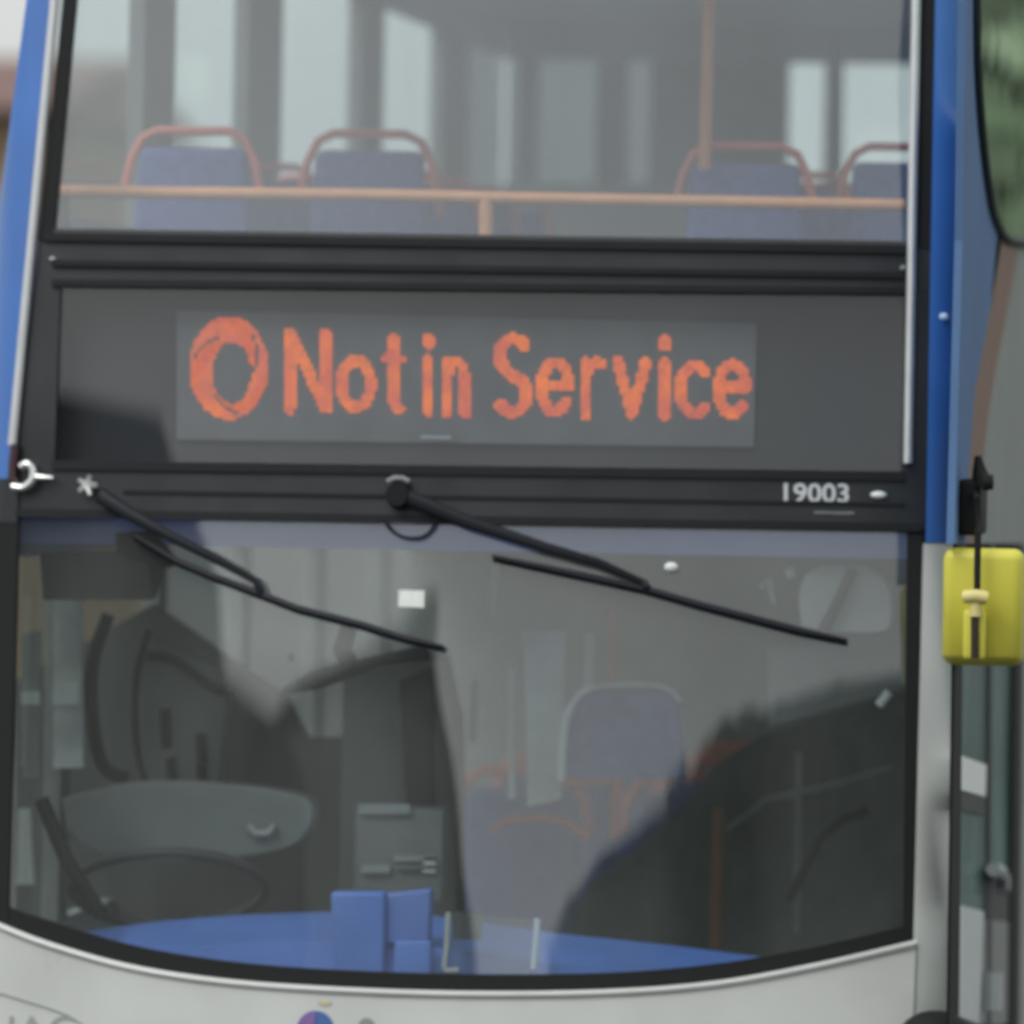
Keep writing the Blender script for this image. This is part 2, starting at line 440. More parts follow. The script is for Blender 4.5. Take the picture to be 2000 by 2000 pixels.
# upper deck glass and frame
patch('upper_windscreen', [(150, -420), (1786, -420)], [(88, 458), (1772, 484)], G_upper, bus, off=0.0, thick=0.006, nx=56, ny=24)
patch('upper_glass_seal', [(168, -420), (188, -420)], [(74, 470), (104, 470)], M_rubber, bus, off=0.006, thick=0.03, nx=4, ny=12)
patch('upper_glass_seal', [(1800, -420), (1842, -420)], [(1786, 486), (1822, 487)], M_rubber, bus, off=0.004, thick=0.03, nx=5, ny=12)
patch('upper_glass_sill', [(92, 446), (1770, 471)], [(90, 464), (1770, 489)], M_dkgrey, bus, off=0.006, thick=0.05, nx=40, ny=2)
# silver strips
def strip(a_, b_, w_):
    n = 24
    for_x = [lerp(a_[0], b_[0], i / n) for i in range(n + 1)]
    for_y = [lerp(a_[1], b_[1], i / n) for i in range(n + 1)]
    pts = [front(x, y, 0.016) for x, y in zip(for_x, for_y)]
    return tube('silver_strip', pts, w_ * SCALE / 2, M_silver, bus, 12)
strip((146, -420), (24, 870), 19)
strip((1797, -420), (1773, 905), 19)
# blue pillars
patch('blue_pillar', [(108, -420), (138, -420)], [(-74, 935), (16, 935)], M_blue, bus, off=0.004, thick=0.03, nx=10, ny=20)
patch('blue_pillar', [(1834, -420), (1899, -420)], [(1808, 1060), (1868, 1060)], M_blue, bus, off=0.006, thick=0.03, nx=14, ny=20)
patch('pillar_seal', [(1822, 480), (1836, 480)], [(1808, 1062), (1815, 1062)], M_rubber, bus, off=0.004, thick=0.03, nx=2, ny=10)
patch('fascia_corner', [(-60, 935), (36, 937)], [(-62, 1020), (34, 1020)], M_black, bus, off=0.010, thick=0.03, nx=6, ny=3)
# marker lamps and fittings
def lens(name, px, py, rx, ry, m, off=0.008, fn=front, parent=None):
    bm = bmesh.new()
    c = fn(px, py, off)
    bmesh.ops.create_uvsphere(bm, u_segments=16, v_segments=8, radius=1)
    for v in bm.verts: v.co = c + Vector((v.co.x * rx * SCALE, v.co.y * 0.012, v.co.z * ry * SCALE))
    return link(name, bm, m, parent or bus, True)
lens('marker_lamp', 1716, 967, 17, 8, M_lens)
lens('pillar_reflector', 1843, 619, 10, 8, mat('pale_blue_lens', (0.55, 0.72, 0.95), 0.15, coat=0.6), off=0.008)
lens('screw_head', 103, 506, 7, 5, M_chrome)
lens('screw_head', 1764, 524, 7, 6, M_mdgrey)
# chrome hook bracket at the left
hk = tube('hook_bracket', [front(x, y, 0.03) for x, y in smooth_pl([(24, 950), (45, 952), (62, 938), (64, 918), (52, 906), (40, 912)], 24)], 0.010, M_chrome, bus, 8)
tube('hook_pin', [front(x, y, 0.03) for x, y in [(62, 930), (82, 932), (104, 933)]], [0.008, 0.007, 0.003], M_chrome, hk, 8)
tube('red_hose', [front(x, y, 0.02) for x, y in [(30, 868), (26, 900), (24, 935), (34, 944)]], 0.012, mat('dull_red_rubber', (0.05, 0.018, 0.022), 0.6), bus, 8)

# wipers
def wiper(spx, spy, arm, blade, nut):
    wroot = empty('wiper_assembly', (0, 0, 0)); wroot.name = 'wiper'; wroot.parent = bus
    tube('wiper_arm', [front(x, y, o_) for x, y, o_ in arm], [0.020, 0.017, 0.014, 0.012, 0.008], M_wiper, wroot, 8, 0.7)
    tube('wiper_blade', [front(x, y, 0.028) for x, y in blade], [0.006] + [0.010] * (len(blade) - 2) + [0.005], M_wiper, wroot, 8)
    tube('wiper_rubber', [front(x + 1, y + 7, 0.012) for x, y in blade], [0.004] * len(blade), M_rubber, wroot, 6)
    ax, ay = arm[-1][0], arm[-1][1]
    by = poly_at([(q[0], q[1]) for q in blade], (ax - blade[0][0]) / (blade[-1][0] - blade[0][0]))[1]
    tube('blade_clip', [front(ax - 6, ay - 2, 0.03), front(ax, (ay + by) / 2, 0.034), front(ax + 3, by, 0.028)], 0.011, M_wiper, wroot, 8)
    if nut == 'chrome':
        bm = bmesh.new()
        for k in range(5):
            an = k * 1.25
            tube_bm(bm, [front(170, 948, 0.03), front(170 + 20 * math.cos(an), 948 + 20 * math.sin(an), 0.035)], [0.010, 0.006], 6)
        link('spindle_nut', bm, M_chrome, wroot, True)
    else:
        c = front(spx, spy, 0.03)
        bm = bmesh.new(); r = bmesh.ops.create_cone(bm, cap_ends=True, segments=20, radius1=0.036, radius2=0.030, depth=0.07)
        for v in bm.verts: v.co = c + Vector((v.co.x, -v.co.z * 0.8 - 0.0, v.co.y * 1.1))
        bmesh.ops.bevel(bm, geom=bm.edges[:], offset=0.003, segments=1, affect='EDGES')
        link('spindle_cap', bm, M_wiper, wroot, True)
        tube('spindle_collar', [front(x, y, 0.045) for x, y in [(757, 941), (770, 934), (786, 934), (799, 941)]], 0.007, M_mdgrey, wroot, 8)
wiper(170, 948, [(196, 968, 0.03), (246, 1000, 0.045), (330, 1046, 0.05), (430, 1096, 0.045), (507, 1139, 0.03)],
      [(262, 1046), (348, 1098), (410, 1124), (471, 1147), (580, 1189), (700, 1219), (790, 1247), (868, 1264)], 'chrome')
wiper(778, 965, [(790, 968, 0.04), (915, 1020, 0.05), (1060, 1068, 0.055), (1170, 1100, 0.05), (1262, 1140, 0.03)],
      [(962, 1087), (1125, 1122), (1200, 1138), (1263, 1152), (1360, 1180), (1453, 1204), (1560, 1232), (1655, 1251)], 'black')
tube('washer_hose', [front(x, y, 0.02) for x, y in smooth_pl([(748, 1014), (765, 1036), (790, 1050), (822, 1050), (842, 1036), (852, 1016)], 20)], 0.0045, M_wiper, bus, 6)

# fleet number
def text_mesh(name, body, mat_, parent, px0, px1, py0, py1, off, fn=front, slope=0.0, shear=0.0, weight=0.0):
    cu = bpy.data.curves.new(name, 'FONT'); cu.body = body; cu.size = 1; cu.offset = weight; cu.extrude = 0
    cu.resolution_u = 4
    to = bpy.data.objects.new(name, cu); sc.collection.objects.link(to)
    dg = bpy.context.evaluated_depsgraph_get(); me = bpy.data.meshes.new_from_object(to.evaluated_get(dg))
    bpy.data.objects.remove(to)
    xs = [v.co.x for v in me.vertices]; ys = [v.co.y for v in me.vertices]
    x0, x1, y0, y1 = min(xs), max(xs), min(ys), max(ys)
    for v in me.vertices:
        u = (v.co.x - x0) / (x1 - x0); w_ = (v.co.y - y0) / (y1 - y0)
        x = lerp(px0, px1, u); y = lerp(py1, py0, w_) + slope * (x - px0)
        v.co = fn(x, y, off)
    me.materials.clear(); me.materials.append(mat_)
    o = bpy.data.objects.new(name, me); sc.collection.objects.link(o); o.parent = parent
    return o
text_mesh('fleet_number', '19003', M_wtext, bus, 1531, 1658, 943, 981, 0.0075, slope=0.012, weight=0.018)
for x0, x1, y in [(1590, 1622, 999), (1624, 1668, 1000)]:
    patch('small_print', [(x0, y), (x1, y)], [(x0, y + 4), (x1, y + 4)], M_mdgrey, bus, off=0.0075, thick=0.002, nx=2, ny=1)

# round emblem and print on the white panel
def disc(name, cx, cy, rx, ry, m, off, a0=0, a1=360, parent=None, n=28):
    bm = bmesh.new(); c = bm.verts.new(front(cx, cy, off + 0.001))
    ring = [bm.verts.new(front(cx + rx * math.cos(R(a0 + (a1 - a0) * k / n)), cy - ry * math.sin(R(a0 + (a1 - a0) * k / n)), off)) for k in range(n + 1)]
    for k in range(n): bm.faces.new((c, ring[k], ring[k + 1]))
    return link(name, bm, m, parent or bus)
disc('round_emblem', 616, 2010, 36, 36, mat('emblem_blue', (0.05, 0.13, 0.36), 0.4), 0.0145)
disc('emblem_segment', 612, 2010, 30, 33, mat('emblem_purple', (0.20, 0.12, 0.34), 0.4), 0.0175, 80, 190)
disc('emblem_segment', 634, 1958, 14, 7, mat('emblem_yellow', (0.52, 0.50, 0.36), 0.5), 0.0145)
disc('panel_badge', 716, 2004, 16, 16, M_mdgrey, 0.0145)
tube('panel_swoosh', [front(x, y, 0.013) for x, y in smooth_pl([(-60, 1928), (0, 1940), (60, 1958), (110, 1974), (145, 1990), (168, 2014), (176, 2050)], 24)], 0.0035, mat('grey_pinstripe', (0.36, 0.38, 0.37), 0.5), bus, 6)
text_mesh('panel_lettering', 'IAG', mat('grey_lettering', (0.30, 0.33, 0.32), 0.5), bus, 18, 150, 1984, 2040, 0.0145)
patch('panel_seam', [(1789, 1842), (1792, 1842)], [(1760, 2560), (1764, 2560)], M_mdgrey, bus, off=0.0145, thick=0.004, nx=1, ny=6)

# black lamp hood in the lower right corner
bm = bmesh.new(); bmesh.ops.create_uvsphere(bm, u_segments=28, v_segments=14, radius=1)
c = front(1828, 2022, 0.05)
for v in bm.verts: v.co = c + Vector((v.co.x * 0.095, v.co.y * 0.10, v.co.z * 0.062))
link('lamp_hood', bm, M_rubber, bus, True)

# ------------------------------------------------------------------ bus side (kerb side, right in the picture)
SX = 1.250
def spoly(name, poly, m, off, thick=0.02, parent=None):
    return fan(name, poly, m, parent or bus, off=off, thick=thick, fn=side, dirv=(-1, 0, 0))
def zpx(px, py): return side(px, py).z
# body side above the door: front piece grey blue, pale behind; side window opening left free
WIN = [(1907, -420), (1906, 0), (1909, 150), (1918, 270), (1932, 380), (1945, 430), (1962, 462), (1985, 472), (2060, 480)]
# strip between the corner and the window, then below it
fan('side_front_panel', [(1900, -420), (1907, -420), (1906, 0), (1909, 150), (1918, 270), (1932, 380), (1945, 430), (1955, 478),
                         (1935, 600), (1905, 760), (1893, 900), (1888, 1062), (1864, 1062), (1880, 470), (1886, 0)], M_greyblue, bus, off=0, thick=0.02, fn=side, dirv=(-1, 0, 0))
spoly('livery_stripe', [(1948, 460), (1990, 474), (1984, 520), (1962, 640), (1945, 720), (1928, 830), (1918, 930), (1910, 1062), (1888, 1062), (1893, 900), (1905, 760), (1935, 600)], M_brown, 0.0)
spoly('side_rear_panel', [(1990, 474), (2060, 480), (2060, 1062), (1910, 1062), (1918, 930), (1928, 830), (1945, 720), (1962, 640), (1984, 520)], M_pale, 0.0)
spoly('side_window', WIN + [(2060, -420)], G_side, -0.004, 0.006)
tube('window_rubber', [side(x, y, 0.006) for x, y in smooth_pl(WIN, 40)], 0.014, mat('green_rubber', (0.02, 0.035, 0.03), 0.6), bus, 8, 1)
fan('leaf_reflection_film', [(0, 0)] * 0 + [(1990, 20), (1999, 25), (1998, 60), (1990, 50)], M_ltgrey, bus, off=0.012, thick=0.002, fn=side, dirv=(-1, 0, 0)) if False else None

# rest of the body shell behind what the picture shows
pY = side(2060, 500).y
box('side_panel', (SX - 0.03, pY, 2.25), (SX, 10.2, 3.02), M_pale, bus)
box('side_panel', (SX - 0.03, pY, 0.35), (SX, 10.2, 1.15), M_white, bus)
box('side_panel', (SX - 0.03, 0.3, 4.0), (SX, 10.2, 4.22), M_blue, bus)
for k in range(5):
    y0 = 3.6 + k * 1.35
    box('side_pillar', (SX - 0.05, y0 - 0.05, 1.15), (SX - 0.006, y0 + 0.05, 2.25), M_rubber, bus)
    box('side_pillar', (SX - 0.05, y0 - 0.05, 3.02), (SX - 0.006, y0 + 0.05, 4.0), M_rubber, bus)
box('side_window', (SX - 0.012, pY, 1.15), (SX - 0.004, 10.2, 2.25), G_side, bus)
box('side_window', (SX - 0.012, pY, 3.02), (SX - 0.004, 10.2, 4.0), G_side, bus)

# passenger door: frames, glazing and two white notices, seen at a slant
def dpoly(name, poly, m, off, parent=None, thick=0.02): return spoly(name, poly, m, off, thick, parent)
door = empty('passenger_door'); door.parent = bus
dpoly('door_frame', [(1868, 1062), (1882, 1062), (1868, 2560), (1846, 2560)], M_rubber, 0.0, door, 0.008)
dpoly('door_frame', [(1934, 1062), (1941, 1062), (1934, 2560), (1926, 2560)], M_dkgrey, -0.005, door, 0.008)
dpoly('door_frame', [(1985, 1062), (2002, 1062), (1985, 2560), (1966, 2560)], M_rubber, 0.0, door, 0.008)
dpoly('door_glass', [(1880, 1075), (1936, 1075), (1926, 2500), (1862, 2500)], G_door, -0.012, door, 0.006)
dpoly('door_glass', [(1939, 1075), (1990, 1075), (1976, 2500), (1930, 2500)], G_door, -0.012, door, 0.006)
dpoly('door_notice', [(1873, 1474), (1927, 1494), (1925, 1556), (1868, 1540)], M_paper, -0.004, door, 0.006)
dpoly('door_notice', [(1862, 1764), (1922, 1780), (1914, 2000), (1858, 1980)], mat('white_kick_panel', (0.60, 0.64, 0.64), 0.5, var=0.08, vscale=8), -0.004, door, 0.006)
dpoly('door_panel', [(1872, 1545), (1925, 1558), (1924, 1592), (1868, 1580)], M_dkgrey, -0.006, door, 0.004)
dpoly('door_panel', [(1924, 1795), (1970, 1800), (1968, 2000), (1916, 2000)], M_mdgrey, -0.008, door, 0.004)
dpoly('door_panel', [(1930, 1520), (1976, 1526), (1972, 1690), (1928, 1690)], mat('pale_panel', (0.22, 0.25, 0.25), 0.5), -0.020, door, 0.004)
dpoly('door_panel', [(1926, 1700), (1971, 1704), (1970, 1798), (1924, 1792)], M_dkgrey, -0.008, door, 0.004)
tube('door_handle', [side(x, y, 0.02) for x, y in [(1940, 1698), (1952, 1702), (1960, 1716), (1958, 1740)]], 0.02, M_ltgrey, door, 8)
tube('door_rail', [side(x, y, 0.02) for x, y in [(1938, 1900), (1936, 1975)]], 0.03, M_ltgrey, door, 8)
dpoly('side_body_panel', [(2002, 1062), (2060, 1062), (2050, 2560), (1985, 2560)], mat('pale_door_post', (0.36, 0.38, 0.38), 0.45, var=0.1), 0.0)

# ------------------------------------------------------------------ wing mirror
mir = empty('wing_mirror'); mir.parent = bus
def face_box(name, px0, py0, px1, py1, Y0, Y1, m, parent, bev=0.02, seg=4):
    a_ = atY(px0, py0, Y0); b_ = atY(px1, py1, Y0)
    bm = bmesh.new(); box_bm(bm, (a_.x, Y0, b_.z), (b_.x, Y1, a_.z), bev, seg)
    # follow the picture's small roll
    cx, cz = (a_.x + b_.x) / 2, (a_.z + b_.z) / 2
    bmesh.ops.rotate(bm, verts=bm.verts, cent=(cx, 0, cz), matrix=Matrix.Rotation(R(0.0), 3, 'Y'))
    return link(name, bm, m, parent, bev > 0)
def droop(o, d, k):
    zs = [v.co.z for v in o.data.vertices]; z0 = min(zs)
    for v in o.data.vertices:
        t_ = max(0, 1 - (v.co.z - z0) / d); v.co.y += k * t_ * t_
hs_ = face_box('mirror_housing', 1842, 1070, 1994, 1304, -0.24, -0.13, M_yellow, mir, 0.028, 5)
droop(hs_, 0.06, 0.05)
# raised back rib running down the housing
bm = bmesh.new()
cx0 = atY(1905, 1190, -0.24)
for (zt, zb, hw, dep) in [(0.0, -0.125, 0.028, 0.028)]:
    box_bm(bm, (cx0.x - hw, -0.272, cx0.z + zb), (cx0.x + hw, -0.23, cx0.z + zt), 0.012, 3)
link('mirror_rib', bm, M_yellow, hs_, True)
tube('mirror_clamp', [atY(1884, 1166, -0.28), atY(1905, 1164, -0.29), atY(1926, 1168, -0.28)], 0.017, M_yellow2, mir, 12)
tube('mirror_clamp', [atY(1906, 1170, -0.28), atY(1905, 1204, -0.28)], 0.015, M_yellow2, mir, 12)
tube('mirror_arm', [atY(x, y, Y) for x, y, Y in [(1876, 960, 0.02), (1896, 958, -0.06), (1909, 975, -0.24), (1910, 1040, -0.28), (1908, 1165, -0.28)]], 0.0085, M_rubber, mir, 10)
tube('mirror_arm', [atY(1904, 1206, -0.28), atY(1904, 1286, -0.28)], 0.010, mat('dark_brown_rod', (0.03, 0.018, 0.012), 0.5), mir, 10)
bm = bmesh.new()
a_ = atY(1874, 935, -0.1); b_ = atY(1916, 1046, -0.1)
box_bm(bm, (a_.x, -0.14, b_.z), (b_.x, 0.14, a_.z), 0.012, 3)
link('mirror_bracket', bm, M_rubber, mir, True)
tube('bracket_bolt', [atY(1910, 890, -0.12), atY(1913, 920, -0.12), atY(1920, 950, -0.12)], [0.008, 0.018, 0.03], M_rubber, mir, 10)
tube('bracket_bolt', [atY(1920, 942, -0.14), atY(1940, 942, -0.14)], [0.022, 0.018], M_rubber, mir, 10)

# ------------------------------------------------------------------ bus interior
LX = -1.215
# upper floor slab / lower ceiling, upper ceiling, roof, floors
box('upper_floor', (-1.2, 0.62, 2.42), (1.2, 10.1, 2.56), M_floor, bus)
box('lower_ceiling', (-1.2, 0.52, 2.33), (1.2, 10.1, 2.415), M_ceil, bus)
box('upper_ceiling', (-1.2, 0.50, 4.12), (1.2, 10.1, 4.17), M_ceil, bus)
bm = bmesh.new(); box_bm(bm, (-1.24, 0.42, 4.18), (1.25, 10.2, 4.32), 0.05, 3); link('roof', bm, M_blue, bus, True)
box('lower_floor', (-1.2, 0.3, 0.32), (1.2, 10.1, 0.40), M_floor, bus)
# left wall with window openings (both decks)
box('left_wall_panel', (LX - 0.03, 0.45, 0.35), (LX, 10.2, 1.22), M_lining, bus)
box('left_wall_panel', (LX - 0.03, 0.50, 2.20), (LX, 10.2, 3.10), M_lining, bus)
box('left_wall_panel', (LX - 0.03, 0.55, 4.0), (LX, 10.2, 4.2), M_lining, bus)
for pa, pb in ((266, 328), (470, 538), (692, 738), (852, 905)):
    ya, yb = atX(pa, 200, LX).y, atX(pb, 200, LX).y
    if ya > 10 or ya < 0: break
    box('wall_pillar', (LX - 0.025, ya, 3.10), (LX + 0.02, min(yb, 10), 4.0), M_mdgrey, bus)
for y0 in (0.95, 2.4, 3.9, 5.4, 6.9, 8.4):
    box('wall_pillar', (LX - 0.025, y0 - 0.07, 1.22), (LX + 0.02, y0 + 0.07, 2.2), M_mdgrey, bus)
yd = atX(880, 200, LX).y
box('left_window', (LX - 0.02, 0.5, 3.10), (LX - 0.014, yd, 4.0), G_win, bus)
box('left_window', (LX - 0.02, yd + 0.01, 3.10), (LX - 0.014, 10.1, 4.0), G_dim, bus)
box('left_window', (LX - 0.02, 0.5, 1.22), (LX - 0.014, 10.1, 2.2), G_win, bus)
# rear wall of the upper deck with an emergency window
box('rear_wall', (-1.2, 9.9, 2.5), (1.2, 9.95, 3.50), M_lining, bus)
box('rear_wall', (-1.2, 9.9, 3.98), (1.2, 9.95, 4.15), M_lining, bus)
wins = [atY(x, 200, 9.9).x for x in (905, 1010, 1050, 1165, 1225, 1270, 1540, 1610, 1645, 1800)]
edges = [-1.2] + wins + [1.2]
for k in range(0, len(edges), 2):
    if edges[k + 1] > edges[k]: box('rear_wall_post', (edges[k], 9.9, 3.50), (min(edges[k + 1], 1.2), 9.95, 3.98), M_mdgrey, bus)
box('rear_window', (-1.2, 9.96, 3.50), (wins[5] + 0.1, 9.966, 3.98), G_dim, bus)
box('rear_window', (wins[5] + 0.1, 9.96, 3.50), (1.2, 9.966, 3.98), G_win, bus)
box('rear_bulkhead', (-1.2, 7.5, 0.4), (1.2, 7.55, 2.3), M_mdgrey, bus)
# front handrail of the upper deck
tube('front_handrail', [atY(x, y, 0.62) for x, y in [(112, 374), (400, 377), (760, 381), (960, 386), (1300, 392), (1768, 401)]], 0.0165, M_pole_s, bus, 12)
tube('handrail_post', [atY(949, 386, 0.62), atY(949, 470, 0.62)], 0.0185, M_pole_s, bus, 10)
tube('handrail_socket', [atY(112, 374, 0.62), atY(140, 374, 0.62)], 0.017, M_pole, bus, 10)
tube('handrail_post', [atY(125, 378, 0.64), atY(125, 470, 0.64)], 0.014, M_dkgrey, bus, 8)
# front bulkhead under the upper screen
box('front_bulkhead', (-1.15, 0.55, 2.56), (1.18, 0.60, 2.98), M_seat, bus)

# one seat, then its copies
def make_seat():
    r = empty('seat'); r.parent = bus
    bm = bmesh.new(); box_bm(bm, (-0.21, 0, 0.42), (0.21, 0.08, 1.0), 0.035, 4)
    for v in bm.verts:
        if v.co.z > 0.9: v.co.x *= 0.86
    link('backrest', bm, M_seat, r, True)
    box('cushion', (-0.21, -0.42, 0.36), (0.21, 0.02, 0.48), M_seat, r, 0.03, 3)
    g = [Vector((-0.225, 0.03, 0.86)), Vector((-0.205, 0.03, 0.96)), Vector((-0.17, 0.03, 1.03)), Vector((-0.12, 0.03, 1.055)), Vector((0.12, 0.03, 1.055)), Vector((0.17, 0.03, 1.03)), Vector((0.205, 0.03, 0.96)), Vector((0.225, 0.03, 0.86))]
    tube('grab_rail', g, 0.015, M_pink, r, 8)
    box('pedestal', (-0.05, -0.3, 0.0), (0.05, -0.1, 0.36), M_dkgrey, r)
    return r
seat0 = make_seat()
def place_seat(x, y, z, s=1.0, first=[True]):
    if first[0]: r = seat0; first[0] = False
    else:
        r = seat0.copy(); sc.collection.objects.link(r)
        for ch in seat0.children:
            c = ch.copy(); sc.collection.objects.link(c); c.parent = r
    r.location = (x, y, z); r.scale = (s, s, s)
def seat_at(px, py, Y, wpx):
    """seat whose rail's top middle shows at px, py"""
    p = atY(px, py, Y); s = wpx * SCALE * ((Y + 18) / 18) / 0.45
    place_seat(p.x, Y, p.z - 1.07 * s, s)
seat_at(375, 246, 1.15, 268)
seat_at(720, 252, 1.6, 268)
seat_at(1455, 276, 1.35, 268)
seat_at(1765, 278, 1.5, 250)
for i, Y in enumerate((2.6, 3.5, 4.4, 5.3)):
    for x in (-0.95, -0.6, 0.6, 0.95):
        place_seat(x, Y, 2.56, 0.70)
# lower-deck seats seen through the windscreen
for Y in (4.8, 5.8, 6.8):
    for x in (-0.45, 0.1): place_seat(x, Y, 0.4)

# poles
def pole(px0, py0, px1, py1, Y, r, m=M_pole, name='grab_pole'):
    return tube(name, [atY(px0, py0, Y), atY(px1, py1, Y)], r, m, bus, 10)
pole(1386, -60, 1376, 330, 1.3, 0.0165, M_pole)
pole(1636, 60, 1634, 330, 2.2, 0.012, M_dkgrey)
pole(1196, 1190, 1200, 1640, 1.9, 0.009, M_pink)
pole(1403, 1580, 1398, 1850, 1.4, 0.018, mat('dull_brown_pole', (0.20, 0.085, 0.045), 0.5, var=0.2, vscale=10))
pole(1560, 1470, 1556, 1820, 1.6, 0.010, M_mdgrey)
tube('pen_rail', [atY(x, y, 1.6) for x, y in [(1420, 1620), (1500, 1560), (1600, 1540), (1740, 1500)]], 0.010, M_mdgrey, bus, 8)
tube('luggage_strap', [atY(x, y, 1.5) for x, y in [(1540, 1760), (1600, 1640), (1650, 1600), (1700, 1580)]], 0.012, M_rubber, bus, 8)
tube('grab_pole', [atY(x, y, 1.9) for x, y in [(1065, 1570), (1080, 1545), (1110, 1530), (1190, 1526)]], 0.011, M_pole, bus, 8)
tube('grab_pole', [atY(x, y, 1.8) for x, y in [(960, 1622), (985, 1604), (1060, 1596), (1110, 1606), (1150, 1640)]], 0.011, M_pink, bus, 8)
tube('seat_edge_trim', [atY(x, y, 1.1) for x, y in smooth_pl([(1096, 1525), (1100, 1440), (1110, 1390), (1140, 1350), (1190, 1338), (1290, 1340), (1330, 1370)], 30)], [0.011]*12+[0.009]*8+[0.004]*16, M_paper, bus, 8)
bm = bmesh.new()
pts = [(1102, 1520), (1108, 1420), (1125, 1370), (1160, 1348), (1290, 1348), (1325, 1380), (1335, 1520)]
A = [bm.verts.new(atY(x, y, 1.15)) for x, y in pts]; B = [bm.verts.new(v.co + Vector((0, 0.08, 0))) for v in A]
bm.faces.new(A); bm.faces.new(B[::-1])
for i in range(len(A)): bm.faces.new((A[i], B[i], B[(i + 1) % len(A)], A[(i + 1) % len(A)]))
link('tall_backrest', bm, M_seat, bus)

def quad(name, poly, Y, m, thick=0.03, parent=None):
    bm = bmesh.new()
    A = [bm.verts.new(atY(x, y, Y)) for x, y in poly]; B = [bm.verts.new(v.co + Vector((0, thick, 0))) for v in A]
    bm.faces.new(A); bm.faces.new(B[::-1])
    for i in range(len(A)): bm.faces.new((A[i], B[i], B[(i + 1) % len(A)], A[(i + 1) % len(A)]))
    return link(name, bm, m, parent or bus)

quad('dark_reflection_panel', [(1110, 1850), (1150, 1730), (1260, 1640), (1350, 1560), (1390, 1500), (1480, 1440), (1600, 1400), (1800, 1340), (1800, 1900), (1110, 1900)], 1.75, mat('painted_dark_reflection', (0.10, 0.115, 0.115), 0.6, var=0.5, vscale=4), 0.04)  # dark sheet cut to the outline of the dark reflection, painting its shade
# cab: blue header trim, blind, partition, seat, wheel, dashboard
quad('header_trim', [(40, 1010), (1790, 1045), (1790, 1092), (40, 1060)], 0.42, mat('blue_grey_header', (0.36, 0.45, 1.0), 0.5, var=0.15, vscale=2), 0.05)
quad('sun_blind', [(78, 1080), (300, 1074), (318, 1112), (296, 1172), (84, 1172)], 0.40, M_dkgrey, 0.03)
quad('cab_partition', [(672, 1290), (868, 1270), (884, 1400), (896, 1790), (660, 1790)], 1.55, M_mdgrey, 0.04)
quad('cab_back_wall', [(30, 1330), (300, 1180), (455, 1290), (560, 1360), (600, 1440), (680, 1440), (680, 1790), (30, 1790)], 1.8, M_dkgrey, 0.04)
quad('cab_daylight_panel', [(104, 1170), (158, 1140), (162, 1500), (104, 1500)], 0.75, mat('painted_cab_daylight', (0.66, 0.70, 0.66), 0.7, var=0.35, vscale=7), 0.02)  # opaque panels, brightness of the side window put into their colour
quad('cab_daylight_panel', [(42, 1240), (78, 1230), (76, 1520), (44, 1520)], 0.75, M_mdgrey, 0.02)
quad('cab_notice', [(104, 1332), (154, 1332), (152, 1376), (102, 1376)], 0.72, M_paper, 0.01)
quad('cab_notice', [(42, 1350), (76, 1350), (76, 1376), (42, 1376)], 0.72, M_paper, 0.01)
quad('cab_daylight_panel', [(36, 1580), (58, 1580), (66, 1728), (32, 1728)], 0.9, M_ltgrey, 0.02)
quad('blind_bracket', [(226, 1040), (300, 1036), (352, 1102), (318, 1112), (300, 1170), (288, 1100), (226, 1078)], 0.37, M_rubber, 0.02)
# driver's seat with tall slotted back
ds = empty('driver_seat'); ds.parent = bus
def soft(name, poly, Y, dep, m, parent, bev=0.03):
    bm = bmesh.new()
    A = [bm.verts.new(atY(x, y, Y)) for x, y in poly]; B = [bm.verts.new(v.co + Vector((0, dep, 0))) for v in A]
    bm.faces.new(A); bm.faces.new(B[::-1])
    for i in range(len(A)): bm.faces.new((A[i], B[i], B[(i + 1) % len(A)], A[(i + 1) % len(A)]))
    bmesh.ops.recalc_face_normals(bm, faces=bm.faces[:])
    bmesh.ops.bevel(bm, geom=bm.edges[:], offset=bev, segments=3, affect='EDGES', profile=0.6)
    return link(name, bm, m, parent, True)
soft('backrest', smooth_pl([(290, 1560), (272, 1400), (274, 1300), (300, 1250), (360, 1285), (420, 1310), (440, 1380), (430, 1470), (425, 1560)], 24), 1.1, 0.10, M_mdgrey, ds, 0.012)
for (x, y0, y1) in ((322, 1385, 1460), (334, 1480, 1545), (392, 1432, 1490), (394, 1492, 1545)):
    tube('headrest_slot', [atY(x, y0, 1.09), atY(x + 4, y1, 1.09)], 0.014, M_rubber, ds, 8, 0.5)
tube('backrest_piping', [atY(x, y, 1.08) for x, y in smooth_pl([(290, 1280), (340, 1290), (390, 1325), (432, 1350), (446, 1335), (450, 1360)], 20)], 0.012, M_rubber, ds, 8)
tube('seat_belt', [atY(x, y, 0.95) for x, y in smooth_pl([(212, 1200), (180, 1300), (182, 1420), (205, 1500), (250, 1520)], 20)], 0.018, M_rubber, ds, 8, 0.4)
tube('seat_belt', [atY(x, y, 1.0) for x, y in smooth_pl([(292, 1230), (268, 1320), (266, 1440), (282, 1520), (296, 1550)], 20)], 0.010, M_rubber, ds, 8, 0.4)
